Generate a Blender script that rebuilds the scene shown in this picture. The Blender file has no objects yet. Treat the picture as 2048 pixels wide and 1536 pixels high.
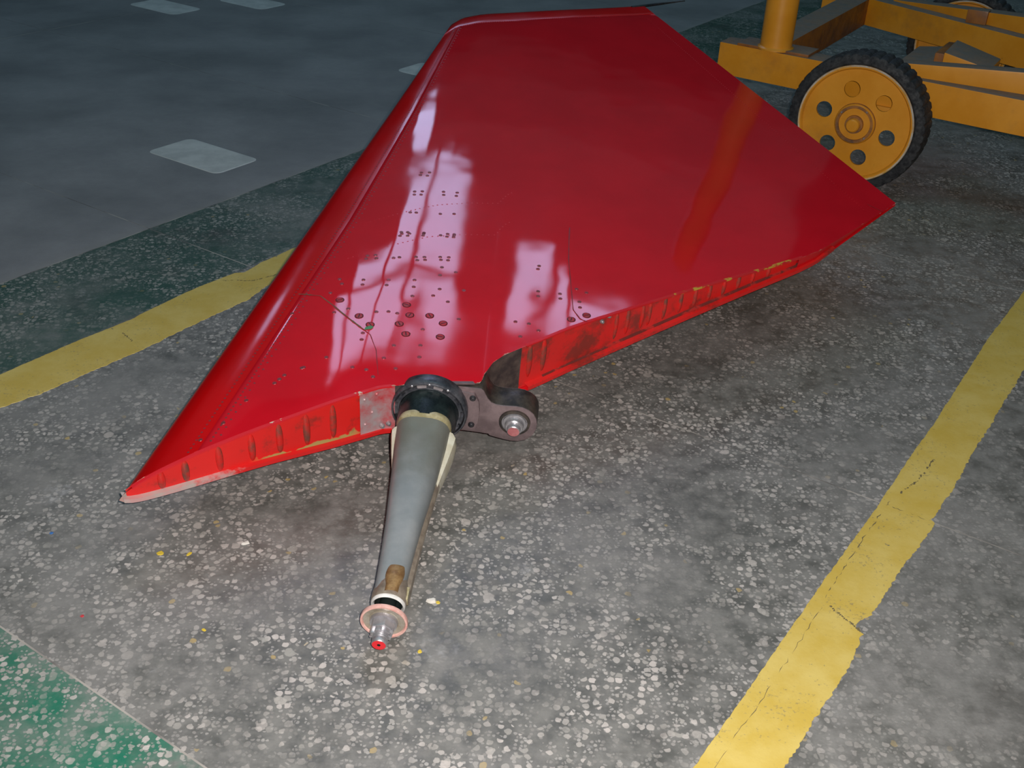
import bpy, bmesh, math, random
from mathutils import Vector, Matrix
random.seed(7)
S = bpy.context.scene
COL = S.collection
PI = math.pi

# ------------------------------------------------------------------ camera
F_PX = 2229.05
R = Matrix(((0.99873378, -0.05030738, 0.0), (0.025473273, 0.5057115, -0.8623265), (0.043381382, 0.8612346, 0.50635266)))
cam_d = bpy.data.cameras.new('camera')
cam_d.sensor_fit = 'HORIZONTAL'; cam_d.sensor_width = 36.0; cam_d.lens = F_PX / 2048 * 36.0
cam_d.clip_start = 0.02; cam_d.clip_end = 100
cam = bpy.data.objects.new('camera', cam_d); COL.objects.link(cam)
cam.matrix_world = Matrix.Translation((0, 0, 1)) @ R.to_4x4()
S.camera = cam

# ------------------------------------------------------------------ exposure, world, lights
S.view_settings.view_transform = 'Standard'
S.view_settings.look = 'None'
S.view_settings.gamma = 1.0
S.view_settings.use_curve_mapping = False
S.view_settings.exposure = 0.0
W = bpy.data.worlds.new('hall_air'); S.world = W; W.use_nodes = True
W.node_tree.nodes['Background'].inputs[0].default_value = (0.55, 0.8, 1.0, 1)
W.node_tree.nodes['Background'].inputs[1].default_value = 0.0

def lamp(name, kind, loc, energy, color, **kw):
    d = bpy.data.lights.new(name, kind); d.energy = energy; d.color = color
    for k, v in kw.items(): setattr(d, k, v)
    o = bpy.data.objects.new(name, d); COL.objects.link(o); o.location = loc
    return o
# the camera's own flash, a hand's breadth right of and above the lens
fl = lamp('camera_flash', 'SPOT', (.035, .0, 1.03), 132, (1.0, 0.955, 0.92), spot_size=math.radians(96), spot_blend=0.75, shadow_soft_size=0.012)
fl.rotation_euler = (Vector((0.02, 1.75, -1.0))).to_track_quat('-Z', 'Y').to_euler()
# bluish fill lamp added under the ceiling for the hall's ambient light
fill = lamp('ambient_fill', 'AREA', (0, 3.0, 6.8), 128, (0.38, 0.85, 0.97), shape='RECTANGLE', size=8, size_y=4)
fill.rotation_euler = (math.radians(42), 0, 0)

# ------------------------------------------------------------------ node helpers
def mat(name, color=(.5, .5, .5), rough=.5, metal=0.0, coat=0.0):
    m = bpy.data.materials.new(name); m.use_nodes = True
    b = m.node_tree.nodes['Principled BSDF']
    b.inputs['Base Color'].default_value = (*color, 1)
    b.inputs['Roughness'].default_value = rough
    b.inputs['Metallic'].default_value = metal
    b.inputs['Coat Weight'].default_value = coat
    return m
class G:
    """a small wrapper for building node graphs"""
    def __init__(s, m): s.t = m.node_tree; s.b = s.t.nodes['Principled BSDF']
    def n(s, kind, **kw):
        n = s.t.nodes.new(kind)
        for k, v in kw.items(): setattr(n, k, v)
        return n
    def put(s, sock, v):
        if hasattr(v, 'is_output'): s.t.links.new(v, sock)
        elif isinstance(v, tuple) and len(v) == 3 and sock.type == 'RGBA': sock.default_value = (*v, 1)
        else: sock.default_value = v
    def pos(s): return s.n('ShaderNodeNewGeometry').outputs['Position']
    def obj(s): return s.n('ShaderNodeTexCoord').outputs['Object']
    def uv(s): return s.n('ShaderNodeTexCoord').outputs['UV']
    def math(s, op, a, b=0.0, clamp=False):
        n = s.n('ShaderNodeMath', operation=op, use_clamp=clamp)
        s.put(n.inputs[0], a); s.put(n.inputs[1], b); return n.outputs[0]
    def vmath(s, op, a, b=(0, 0, 0)):
        n = s.n('ShaderNodeVectorMath', operation=op)
        s.put(n.inputs[0], a); s.put(n.inputs[1], b)
        return n.outputs['Value'] if op in ('DOT_PRODUCT', 'LENGTH', 'DISTANCE') else n.outputs[0]
    def noise(s, vec, scale, detail=3, rough=.5, out='Fac'):
        n = s.n('ShaderNodeTexNoise'); s.put(n.inputs['Vector'], vec)
        n.inputs['Scale'].default_value = scale; n.inputs['Detail'].default_value = detail; n.inputs['Roughness'].default_value = rough
        return n.outputs[out]
    def ramp(s, x, a, b, lo=0.0, hi=1.0, smooth=True):
        n = s.n('ShaderNodeMapRange'); n.interpolation_type = 'SMOOTHSTEP' if smooth else 'LINEAR'
        s.put(n.inputs[0], x); s.put(n.inputs[1], a); s.put(n.inputs[2], b); s.put(n.inputs[3], lo); s.put(n.inputs[4], hi)
        return n.outputs[0]
    def mix(s, f, a, b):
        n = s.n('ShaderNodeMix', data_type='RGBA')
        s.put(n.inputs[0], f); s.put(n.inputs[6], a); s.put(n.inputs[7], b); return n.outputs[2]
    def sep(s, v):
        n = s.n('ShaderNodeSeparateXYZ'); s.put(n.inputs[0], v); return n.outputs
    def color(s, v): s.put(s.b.inputs['Base Color'], v)
    def rough(s, v): s.put(s.b.inputs['Roughness'], v)
    def bump(s, h, dist=.001, strength=1.0):
        n = s.n('ShaderNodeBump'); s.put(n.inputs['Height'], h); n.inputs['Distance'].default_value = dist; n.inputs['Strength'].default_value = strength
        s.t.links.new(n.outputs[0], s.b.inputs['Normal'])

AX, AY = 0.54363, 0.83932          # direction of the floor's joints (along the painted lines)
def floor_ab(g):
    p = g.pos()
    return p, g.vmath('DOT_PRODUCT', p, (AX, AY, 0)), g.vmath('DOT_PRODUCT', p, (AY, -AX, 0))

def chips(g, p, scale, share, lo, hi, wob=.004, wobs=150):
    """angular stone chips: a share of the Voronoi cells, each drawn in from its cell edge by its own amount"""
    w = g.vmath('SCALE', g.vmath('SUBTRACT', g.noise(p, wobs, 2, out='Color'), (.5, .5, .5)))
    w.node.inputs['Scale'].default_value = wob
    q = g.vmath('ADD', p, w)
    v = g.n('ShaderNodeTexVoronoi', voronoi_dimensions='2D'); g.put(v.inputs['Vector'], q); v.inputs['Scale'].default_value = scale
    e = g.n('ShaderNodeTexVoronoi', voronoi_dimensions='2D', feature='DISTANCE_TO_EDGE'); g.put(e.inputs['Vector'], q); e.inputs['Scale'].default_value = scale
    c = g.sep(v.outputs['Color'])
    thr = g.ramp(c[0], 0, 1, lo, hi, False)
    m = g.ramp(g.math('SUBTRACT', e.outputs['Distance'], thr), -.012, .045)
    m = g.math('MULTIPLY', m, g.ramp(g.math('SUBTRACT', .46, g.math('ADD', v.outputs['Distance'], g.math('MULTIPLY', thr, .8))), -.03, .05))
    m = g.math('MULTIPLY', m, g.ramp(c[1], 1 - share, 1 - share + .01))
    return m, c[2], g.math('FRACT', g.math('MULTIPLY', c[1], 37.0))

def terrazzo(name, base_dark, base_light, dirt, green=False, chip=1.0):
    m = mat(name, rough=.4); g = G(m)
    p, a, b = floor_ab(g)
    n1 = g.noise(p, 2.3, 5, .6); n2 = g.noise(p, 30, 4, .6); n3 = g.noise(p, 260, 2, .5)
    base = g.mix(g.ramp(n2, .3, .7), base_dark, base_light)
    if green:
        edge = g.math('ADD', b, g.math('MULTIPLY', g.math('SUBTRACT', g.noise(p, 14, 4, .6), .5), .3))
        gm = g.math('MULTIPLY', g.ramp(edge, -.80, -.70, 1, 0), g.ramp(a, .5285, .5295, 1, 0))
        strip = g.math('MULTIPLY', g.ramp(b, -1.645, -1.63, 1, 0), g.ramp(b, -1.952, -1.950, 0, 1))
        strip = g.math('MULTIPLY', strip, g.ramp(g.noise(p, 9, 4, .6), .25, .6, .35, .8))
        gw = g.ramp(g.noise(p, 22, 5, .6), .38, .66, 1.0, .7)
        base = g.mix(g.math('MULTIPLY', gm, gw), base, (.018, .165, .098))
        base = g.mix(strip, base, (.02, .075, .05))
    m1, r1, q1 = chips(g, p, 88, .52, .02, .20)
    m2, r2, q2 = chips(g, p, 175, .52, .02, .2, .002, 300)
    m3, r3, q3 = chips(g, p, 50, .08, .05, .22, .006, 100)
    dens = g.math('MULTIPLY', g.ramp(g.noise(p, 5.5, 4, .65), .36, .58, .12, 1.0), g.ramp(b, -.24, -.16, 1.0, .45))
    c1 = g.mix(r1, (.34, .32, .29), (.60, .54, .50))
    c1 = g.mix(g.ramp(q1, .98, .985), c1, (.50, .36, .14))
    c2 = g.mix(r2, (.26, .24, .22), (.48, .45, .42))
    col = g.mix(g.math('MULTIPLY', g.math('MULTIPLY', m2, dens), .85 * chip), base, c2)
    col = g.mix(g.math('MULTIPLY', g.math('MULTIPLY', m1, dens), .95 * chip), col, c1)
    col = g.mix(g.math('MULTIPLY', g.math('MULTIPLY', m3, dens), .8 * chip), col, g.mix(r3, (.40, .38, .34), (.56, .50, .46)))
    if green: col = g.mix(g.math('MULTIPLY', strip, .55), col, (.024, .085, .06))
    # worn film of dust and trodden dirt
    d1 = g.ramp(g.math('ADD', n1, g.math('MULTIPLY', g.math('SUBTRACT', g.noise(p, 18, 5, .7), .5), .5)), .42, .68)
    col = g.mix(g.math('MULTIPLY', d1, .55), col, dirt)
    sc = g.ramp(g.math('ADD', g.noise(p, 6.5, 5, .65), g.math('MULTIPLY', g.math('SUBTRACT', g.noise(p, 90, 4, .7), .5), .35)), .63, .78)
    col = g.mix(g.math('MULTIPLY', sc, .55), col, (.46, .45, .45))
    dk = g.ramp(g.noise(p, 3.6, 6, .7), .30, .46, .6, 0)
    col = g.mix(dk, col, (.075, .07, .062))
    col = g.mix(g.math('MULTIPLY', g.math('SUBTRACT', n3, .5), .35), col, (.02, .02, .02))
    g.color(col)
    g.rough(g.ramp(n2, .3, .7, .36, .52))
    g.bump(g.math('ADD', n3, g.math('MULTIPLY', m1, .3)), .0006, .5)
    return m

M = {}
M['terrazzo'] = terrazzo('terrazzo', (.105, .104, .094), (.215, .208, .192), (.285, .270, .255), green=True)
def concrete():
    m = mat('concrete', rough=.5); g = G(m); p, a, b = floor_ab(g)
    n1 = g.noise(p, 2.2, 6, .65); n2 = g.noise(p, 45, 4, .7); n3 = g.noise(p, 300, 2)
    col = g.mix(g.ramp(n1, .3, .7), (.19, .187, .19), (.345, .328, .332))
    col = g.mix(g.math('MULTIPLY', g.ramp(n2, .35, .7), .4), col, (.26, .245, .24))
    col = g.mix(g.ramp(b, -1.99, -1.955, 0, .3), col, (.33, .31, .28))
    g.color(col); g.rough(.42); g.bump(n3, .0006, .5)
    return m
M['concrete'] = concrete()
def joint_mat():
    m = mat('joint_strip', rough=.5); g = G(m); p = g.pos()
    g.color(g.mix(g.ramp(g.noise(p, 9, 3), .4, .6), (.13, .12, .11), (.42, .38, .34))); return m
M['joint'] = joint_mat()
def yellow_paint():
    m = mat('yellow_floor_paint', rough=.45); g = G(m); p, a, b = floor_ab(g)
    col = g.mix(g.ramp(g.noise(p, 14, 5, .65), .3, .72), (.62, .43, .075), (.70, .53, .15))
    sp = g.ramp(g.math('ADD', g.noise(p, 170, 4, .7), g.math('MULTIPLY', g.math('SUBTRACT', g.noise(p, 11, 4, .6), .5), .45)), .60, .70)
    col = g.mix(g.math('MULTIPLY', sp, .6), col, (.24, .19, .12))
    wr = g.ramp(g.math('ADD', g.noise(p, 55, 5, .75), g.math('MULTIPLY', g.math('SUBTRACT', g.noise(p, 4, 3, .6), .5), .5)), .69, .76)
    col = g.mix(g.math('MULTIPLY', wr, .85), col, (.13, .125, .12))
    g.color(col); g.rough(.42); g.bump(g.noise(p, 160, 4, .6), .0005, .4)
    return m
M['yellow'] = yellow_paint()
def patch_mat():
    m = mat('pale_floor_paint', rough=.5); g = G(m); p = g.pos()
    g.color(g.mix(g.ramp(g.noise(p, 12, 5, .65), .3, .7), (.50, .49, .47), (.68, .66, .63))); return m
M['pale'] = patch_mat()
M['crack'] = mat('crack_dirt', (.17, .13, .06), .8)

def red_paint(name, base=(.60, .007, .017), rough=.035, wear='', bump=True):
    m = mat(name, base, rough); g = G(m); p = g.pos()
    n = g.noise(p, 7, 4, .6)
    col = g.mix(g.ramp(n, .3, .7), tuple(c * .93 for c in base), tuple(min(1, c * 1.05) for c in base))
    n2 = g.noise(p, 60, 5, .7)
    uv = g.sep(g.uv())
    if wear == 'edge':      # chipped paint along the root edge (v is the distance from it in metres)
        e = g.math('ADD', uv[1], g.math('MULTIPLY', g.math('SUBTRACT', n2, .5), .02))
        w = g.math('MULTIPLY', g.ramp(e, -.001, .0008, 1, 0), g.ramp(g.noise(p, 11, 3, .6), .44, .6))
        col = g.mix(w, col, (.55, .47, .36))
        sc = g.ramp(g.noise(p, 130, 4, .75), .735, .76)
        col = g.mix(g.math('MULTIPLY', sc, g.ramp(uv[1], .1, .5, .8, .1)), col, (.42, .25, .2))
    if wear == 'nose':
        e = g.ramp(g.math('ADD', g.sep(p)[2], g.math('MULTIPLY', g.math('SUBTRACT', n2, .5), .03)), .082, .092, 1, 0)
        near = g.ramp(g.vmath('DISTANCE', p, (-.520, 1.207, .078)), .018, .06, .95, 0)
        col = g.mix(g.math('MULTIPLY', e, near), col, (.44, .30, .27))
    if wear == 'rib':
        d = g.vmath('DISTANCE', p, g_patch)
        e = g.ramp(g.math('ADD', g.sep(p)[2], g.math('MULTIPLY', g.math('SUBTRACT', g.noise(p, 24, 3, .6), .5), .05)), .072, .075, 1, 0)
        near = g.ramp(d, .060, .10, 1, 0)
        col = g.mix(g.math('MULTIPLY', e, near), col, (.36, .30, .10))
        gr = g.ramp(g.math('ADD', g.noise(p, 16, 5, .7), g.ramp(g.vmath('DISTANCE', p, (.06, 1.60, .13)), 0, .4, .12, 0)), .55, .74, 0, .72)
        col = g.mix(gr, col, (.10, .03, .02))
    g.color(col)
    rr = g.ramp(g.noise(p, 3.2, 5, .6), .35, .75, rough, rough * 2.6)
    g.rough(rr)
    if bump:
        h = g.math('ADD', g.noise(p, 5.0, 2, .4), g.math('MULTIPLY', g.noise(p, 700, 2, .5), .004))
        g.bump(h, .0030, .6)
    g.b.inputs['IOR'].default_value = 1.5
    return m
g_patch = (-.285, 1.36, .07)
M['red'] = red_paint('red_skin_paint', wear='edge')
M['red_le'] = red_paint('red_leading_edge_paint', (.55, .002, .003), .12, wear='nose')
M['red_rib'] = red_paint('red_rib_paint', (.66, .016, .014), .34, wear='rib', bump=False)
M['red_plain'] = red_paint('red_plain_paint', (.62, .006, .01), .2, bump=False)

def metal(name, c1, c2, rough, met, scale=25, lo=.35, hi=.68):
    m = mat(name, c1, rough, met); g = G(m); p = g.pos()
    g.color(g.mix(g.ramp(g.noise(p, scale, 5, .65), lo, hi), c1, c2))
    g.rough(g.ramp(g.noise(p, scale * 2.3, 4, .6), .3, .7, rough * .8, min(1, rough * 1.3)))
    g.bump(g.noise(p, scale * 9, 3, .6), .0004, .5)
    return m
M['dark_metal'] = metal('oily_dark_metal', (.020, .022, .028), (.07, .065, .07), .38, .5, 40)
M['black_sleeve'] = metal('black_sleeve', (.010, .016, .018), (.030, .045, .045), .28, .3, 40)
M['ring_metal'] = metal('worn_ring_metal', (.06, .065, .08), (.17, .17, .19), .35, .6, 60)
M['lug'] = metal('worn_lug_metal', (.30, .27, .28), (.42, .37, .38), .45, .3, 60)
M['arm_face'] = metal('dusty_arm_metal', (.16, .115, .12), (.26, .19, .195), .42, .35, 30)
M['arm_top'] = metal('greasy_arm_metal', (.035, .03, .03), (.10, .08, .065), .4, .4, 40)
M['recess'] = metal('recess_grime', (.06, .042, .042), (.14, .10, .085), .5, .3, 40)
M['steel'] = metal('bare_steel', (.38, .37, .39), (.56, .54, .56), .36, .7, 50)
M['shaft'] = metal('grey_painted_shaft', (.22, .24, .25), (.29, .30, .305), .38, .15, 14)
g_ = G(M['shaft']); p_ = g_.pos(); old_ = g_.b.inputs['Base Color'].links[0].from_socket       # oil stain creeping down from the collar
d_ = g_.math('ADD', g_.vmath('DISTANCE', p_, (-.123, 1.428, .13)), g_.math('MULTIPLY', g_.math('SUBTRACT', g_.noise(p_, 30, 4, .65), .5), .12))
g_.color(g_.mix(g_.ramp(d_, .07, .22, .75, 0), old_, (.13, .125, .09)))
M['brass'] = metal('yellowed_primer', (.30, .25, .12), (.48, .42, .26), .45, .1, 60)
M['cream'] = metal('cream_primer', (.60, .54, .40), (.74, .70, .58), .35, .15, 40)
M['rust'] = metal('rusty_bronze', (.22, .12, .05), (.40, .25, .11), .4, .3, 70)
M['tan'] = metal('dirty_collar_metal', (.24, .19, .15), (.40, .33, .26), .35, .4, 60)
M['white_seal'] = metal('white_seal', (.55, .53, .50), (.70, .68, .66), .5, 0, 60)
M['hollow'] = mat('dark_bore', (.012, .016, .015), .4)
M['flange'] = metal('ochre_flange', (.32, .27, .20), (.46, .42, .36), .35, .4, 60)
M['pink_rim'] = metal('pink_primer_rim', (.62, .30, .26), (.74, .46, .40), .5, 0, 80)
M['red_tip'] = mat('red_tip_paint', (.72, .02, .03), .4)
M['red_dull'] = metal('dull_red_paint', (.36, .10, .11), (.48, .18, .18), .5, 0, 70)
M['doubler'] = metal('scuffed_doubler', (.55, .04, .05), (.42, .36, .37), .4, .2, 16)
M['screw'] = metal('screw_head', (.30, .035, .045), (.20, .05, .05), .35, .3, 90)
M['screw_red'] = metal('painted_screw_head', (.50, .02, .03), (.30, .06, .06), .4, .1, 90)
M['screw_dark'] = mat('screw_slot_dark', (.03, .008, .01), .5)
M['seam'] = mat('seam_filler', (.20, .02, .02), .5)
M['seam_green'] = metal('seam_primer', (.13, .12, .06), (.26, .03, .03), .6, 0, 40)
M['green_chip'] = mat('green_primer_chip', (.08, .24, .12), .6)

def orange_paint():
    m = mat('orange_trolley_paint', rough=.4); g = G(m); p = g.pos()
    col = g.mix(g.ramp(g.noise(p, 9, 5, .65), .3, .7), (.70, .275, .014), (.78, .335, .03))
    sc = g.ramp(g.math('ADD', g.noise(p, 34, 6, .75), 0), .68, .74)
    col = g.mix(g.math('MULTIPLY', sc, .75), col, (.10, .05, .025))
    col = g.mix(g.math('MULTIPLY', g.ramp(g.noise(p, 6, 5, .7), .5, .75), .45), col, (.36, .17, .05))
    g.color(col); g.rough(.38); return m
M['orange'] = orange_paint()
M['orange_dark'] = metal('shaded_orange_paint', (.36, .13, .02), (.20, .075, .025), .5, 0, 18)  # darkened copy of the orange, the side beam's shade put into the colour
M['dusty'] = metal('dusty_orange_paint', (.24, .16, .11), (.17, .145, .125), .8, 0, 30)
M['rubber'] = metal('black_rubber', (.012, .013, .016), (.045, .047, .05), .75, 0, 55)
M['rim_white'] = metal('chipped_white_rim', (.62, .60, .55), (.66, .36, .06), .6, 0, 22)
M['hub_grime'] = metal('grimy_hub', (.44, .18, .04), (.16, .085, .05), .45, .2, 45)

# ------------------------------------------------------------------ mesh helpers
def empty(name, loc, label, cat, rz=0):
    o = bpy.data.objects.new(name, None); COL.objects.link(o)
    o.location = loc; o.rotation_euler = (0, 0, rz); o.empty_display_size = .1
    if label: o['label'] = label
    if cat: o['category'] = cat
    return o
def wloc(o):
    v = Vector((0, 0, 0))
    while o: v += o.location; o = o.parent
    return v
def link(name, me, parent, label=None, local=False):
    o = bpy.data.objects.new(name, me); COL.objects.link(o)
    if parent:
        o.parent = parent
        if not local: me.transform(Matrix.Translation(-wloc(parent)))
    if label: o['label'] = label
    return o
def obj(name, verts, faces, mats, parent=None, label=None, smooth=True, fm=None, uvs=None, local=False, auto=35):
    me = bpy.data.meshes.new(name); me.from_pydata([tuple(v) for v in verts], [], faces)
    for m in (mats if isinstance(mats, (list, tuple)) else [mats]): me.materials.append(M[m] if isinstance(m, str) else m)
    if fm: me.polygons.foreach_set('material_index', fm)
    if uvs:
        l = me.uv_layers.new(name='UVMap')
        for lp in me.loops: l.data[lp.index].uv = uvs[lp.vertex_index]
    me.update(); bm = bmesh.new(); bm.from_mesh(me); bmesh.ops.recalc_face_normals(bm, faces=bm.faces[:]); bm.to_mesh(me); bm.free()
    if smooth:
        me.polygons.foreach_set('use_smooth', [True] * len(me.polygons))
        try: me.set_sharp_from_angle(angle=math.radians(auto))
        except Exception: pass
    return link(name, me, parent, label, local)
def grid_faces(nu, nv, closed_u=False):
    f = []
    for i in range(nu if closed_u else nu - 1):
        for j in range(nv - 1):
            a = i * nv + j; b = ((i + 1) % nu) * nv + j
            f.append((a, b, b + 1, a + 1))
    return f
def bevel_box(name, lo, hi, mats, parent, bev=.003, frame=None, label=None, top=None, local=False):
    """box between two corners in a frame (4x4); top = material index of upward faces"""
    bm = bmesh.new(); bmesh.ops.create_cube(bm, size=1)
    for v in bm.verts: v.co = Vector((lo[k] + (v.co[k] + .5) * (hi[k] - lo[k]) for k in range(3)))
    return finish(name, bm, mats, parent, bev, frame, label, top, local)
def prism(name, plan, z0, z1, mats, parent, bev=.003, frame=None, label=None, top=None, local=False, z1b=None):
    """plan polygon extruded from z0 to z1 (z1 may vary per corner)"""
    bm = bmesh.new(); n = len(plan)
    zt = z1 if isinstance(z1, (list, tuple)) else [z1] * n
    zb = z0 if isinstance(z0, (list, tuple)) else [z0] * n
    b = [bm.verts.new((x, y, z)) for (x, y), z in zip(plan, zb)]; t = [bm.verts.new((x, y, z)) for (x, y), z in zip(plan, zt)]
    bm.faces.new(b[::-1]); bm.faces.new(t)
    for i in range(n): bm.faces.new((b[i], b[(i + 1) % n], t[(i + 1) % n], t[i]))
    return finish(name, bm, mats, parent, bev, frame, label, top, local)
def finish(name, bm, mats, parent, bev, frame, label, top, local):
    bmesh.ops.recalc_face_normals(bm, faces=bm.faces[:])
    if bev: bmesh.ops.bevel(bm, geom=[e for e in bm.edges if e.calc_face_angle(0) > .3], offset=bev, segments=2, profile=.7, affect='EDGES', clamp_overlap=True)
    if top is not None:
        for f in bm.faces:
            if f.normal.z > .8: f.material_index = top
    if frame is not None: bm.transform(frame)
    me = bpy.data.meshes.new(name); bm.to_mesh(me); bm.free()
    for m in (mats if isinstance(mats, (list, tuple)) else [mats]): me.materials.append(M[m])
    me.polygons.foreach_set('use_smooth', [True] * len(me.polygons)); me.set_sharp_from_angle(angle=math.radians(28))
    return link(name, me, parent, label, local)
def lathe(name, prof, mats, parent, frame, seg=48, label=None, fm=None, rad=None, auto=35, local=False):
    """profile [(x along axis, radius)] turned about the frame's X axis"""
    V = []; n = len(prof)
    for i in range(seg):
        a = 2 * PI * i / seg
        for k, (x, r) in enumerate(prof):
            rr = r if rad is None else rad(a, k, r)
            V.append(frame @ Vector((x, rr * math.cos(a), rr * math.sin(a))))
    F = grid_faces(seg, n, True)
    mi = None
    if fm: mi = [fm[j] for i in range(seg) for j in range(n - 1)]
    return obj(name, V, F, mats, parent, label, fm=mi, auto=auto, local=local)
def axis_frame(o, x, up=(0, 0, 1)):
    x = Vector(x).normalized(); z = Vector(up); y = z.cross(x).normalized(); z = x.cross(y)
    m = Matrix((x, y, z)).transposed().to_4x4(); m.translation = Vector(o); return m

# ------------------------------------------------------------------ setting: floor, walls, ceiling, windows
def structure(o): o['kind'] = 'structure'; return o
def ab(a, b, z=0.0): return (a * AX + b * AY, a * AY - b * AX, z)
FLR = structure(bevel_box('floor', (-8, -6, -.06), (9, 7.5, -.0212), 'joint', None, 0))
A_J = [.53 + .957 * k for k in range(-3, 9)]
B_J = [-10.4, -8.7, -7.02, -5.33, -3.64, -1.951, -.262, 1.43, 3.12, 4.8]
gap = .0012
for i in range(len(A_J) - 1):
    for j in range(len(B_J) - 1):
        a0, a1, b0, b1 = A_J[i] + gap, A_J[i + 1] - gap, B_J[j] + gap, B_J[j + 1] - gap
        V = [ab(a, b, z) for z in (-.021, 0) for a, b in ((a0, b0), (a1, b0), (a1, b1), (a0, b1))]
        obj('slab', V, [(3, 2, 1, 0), (4, 5, 6, 7), (0, 1, 5, 4), (1, 2, 6, 5), (2, 3, 7, 6), (3, 0, 4, 7)],
            'concrete' if B_J[j + 1] < -1.9 else 'terrazzo', FLR, smooth=False)
# flush divider strips in the joints
for j, b in enumerate(B_J[4:8]):
    V = [ab(x, b + y, z) for z in (-.02, .0001) for x, y in ((A_J[0], -gap), (A_J[-1], -gap), (A_J[-1], gap), (A_J[0], gap))]
    obj('divider_strip', V, [(4, 5, 6, 7), (0, 1, 5, 4), (2, 3, 7, 6)], 'joint', FLR, smooth=False)
for a in A_J[2:8]:
    V = [ab(a + y, x, z) for z in (-.02, .0001) for x, y in ((B_J[3], -gap), (B_J[-2], -gap), (B_J[-2], gap), (B_J[3], gap))]
    obj('divider_strip', V, [(4, 5, 6, 7), (0, 1, 5, 4), (2, 3, 7, 6)], 'joint', FLR, smooth=False)

def ribbon(name, left, right, a0, a1, mat_, step=.004, jit=.0018, z=.0005, seed=1, label=None):
    """paint film on the floor between two edges given as (a, b) lists, with an uneven border"""
    rnd = random.Random(seed)
    def at(L, a):
        if a <= L[0][0]: return L[0][1]
        for (x0, y0), (x1, y1) in zip(L, L[1:]):
            if a <= x1: return y0 + (y1 - y0) * (a - x0) / max(1e-6, x1 - x0)
        return L[-1][1]
    n = int((a1 - a0) / step); V = []; jl = jr = 0
    for i in range(n + 1):
        a = a0 + (a1 - a0) * i / n
        jl = .55 * jl + rnd.uniform(-jit, jit) * .35; jr = .55 * jr + rnd.uniform(-jit, jit) * .9
        l, r = at(left, a) + jl, at(right, a) + jr
        V += [ab(a, l, 0), ab(a, l + .0003, z), ab(a, (l + r) / 2, z), ab(a, r - .0003, z), ab(a, r, 0)]
    return obj(name, V, grid_faces(n + 1, 5), mat_, FLR, label, smooth=False)
RR = [(.915, -.199), (1.014, -.198), (1.145, -.196), (1.182, -.203), (1.186, -.196), (1.1865, -.212), (1.208, -.212), (1.225, -.205), (1.34, -.202), (1.486, -.194), (1.492, -.203), (1.508, -.199), (1.611, -.198), (1.733, -.199), (2.077, -.198)]
RL = [(.85, -.283), (1.247, -.282), (1.483, -.279), (1.67, -.281), (1.769, -.279), (2.162, -.286), (2.449, -.281)]
ribbon('painted_line', RL, RR, -1, 8.5, 'yellow', seed=3, label='yellow painted floor line on the right side of the red tailplane')
LT = [(.901, -1.638), (1.054, -1.638), (1.178, -1.631), (1.211, -1.636), (1.355, -1.642), (1.444, -1.635), (1.458, -1.622), (1.516, -1.631), (1.608, -1.632)]
LB = [(.837, -1.543), (.911, -1.530), (.979, -1.527), (1.113, -1.521), (1.287, -1.526), (1.375, -1.523), (1.44, -1.54), (1.476, -1.543)]
ribbon('painted_line', LT, LB, -1, 8.5, 'yellow', seed=5, label='yellow painted floor line on the left, running under the leading edge')
# hairline cracks over the yellow lines
def crack(pts, w=.0012, z=.0007):
    V = []
    P2 = []
    for (x0, y0), (x1, y1) in zip(pts, pts[1:]):
        for k in range(24): P2.append((x0 + (x1 - x0) * k / 24, y0 + (y1 - y0) * k / 24))
    P2.append(pts[-1])
    for i, (a, b) in enumerate(P2):
        (xa, ya), (xb, yb) = P2[max(0, i - 1)], P2[min(len(P2) - 1, i + 1)]
        d = Vector((xb - xa, yb - ya)).normalized(); j = random.uniform(-.0016, .0016); ww = w * random.choice((0, 0, .5, .8, 1.1, 1.3))
        V += [ab(a - d.y * (j + ww), b + d.x * (j + ww), z), ab(a - d.y * (j - ww), b + d.x * (j - ww), z)]
    obj('crack', V, grid_faces(len(P2), 2), 'crack', FLR, smooth=False)
crack([(1.21, -.258), (1.2, -.235), (1.187, -.205)], .0016)
crack([(.80, -.266), (1.0, -.262), (1.2, -.264)], .0004); crack([(1.22, -.268), (1.36, -.27), (1.50, -.268)], .0007)
crack([(1.53, -.262), (1.58, -.25), (1.66, -.246)], .0014); crack([(1.487, -.277), (1.487, -.2)], .0007)
crack([(1.13, -1.60), (1.12, -1.56)], .0012); crack([(1.40, -1.63), (1.44, -1.58), (1.50, -1.56)], .0012)
# pale painted dashes beyond the left line
def dash(pts, seed):
    c = Vector((sum(p[0] for p in pts) / len(pts), sum(p[1] for p in pts) / len(pts)))
    V = [ab(*p, .0) for p in pts] + [ab(*(Vector(p) + (c - Vector(p)).normalized() * .004), .0009) for p in pts]
    n = len(pts)
    obj('painted_dash', V, [tuple(range(n, 2 * n))] + [(i, (i + 1) % n, n + (i + 1) % n, n + i) for i in range(n)], 'pale', FLR, smooth=False)
def rrect(a0, a1, b0, b1, r=.03):
    P = []
    for (ca, cb, s) in ((a1 - r, b1 - r, 0), (a0 + r, b1 - r, 1), (a0 + r, b0 + r, 2), (a1 - r, b0 + r, 3)):
        for k in range(5):
            t = (s + k / 4) * PI / 2; P.append((ca + r * math.cos(t), cb + r * math.sin(t)))
    return P
dash(rrect(1.822, 1.972, -2.362, -2.098, .022), 1)
dash(rrect(2.915, 3.065, -3.78, -3.515), 2); dash(rrect(3.215, 3.365, -3.60, -3.35), 3); dash(rrect(2.89, 3.04, -2.40, -2.14), 4)

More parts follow.
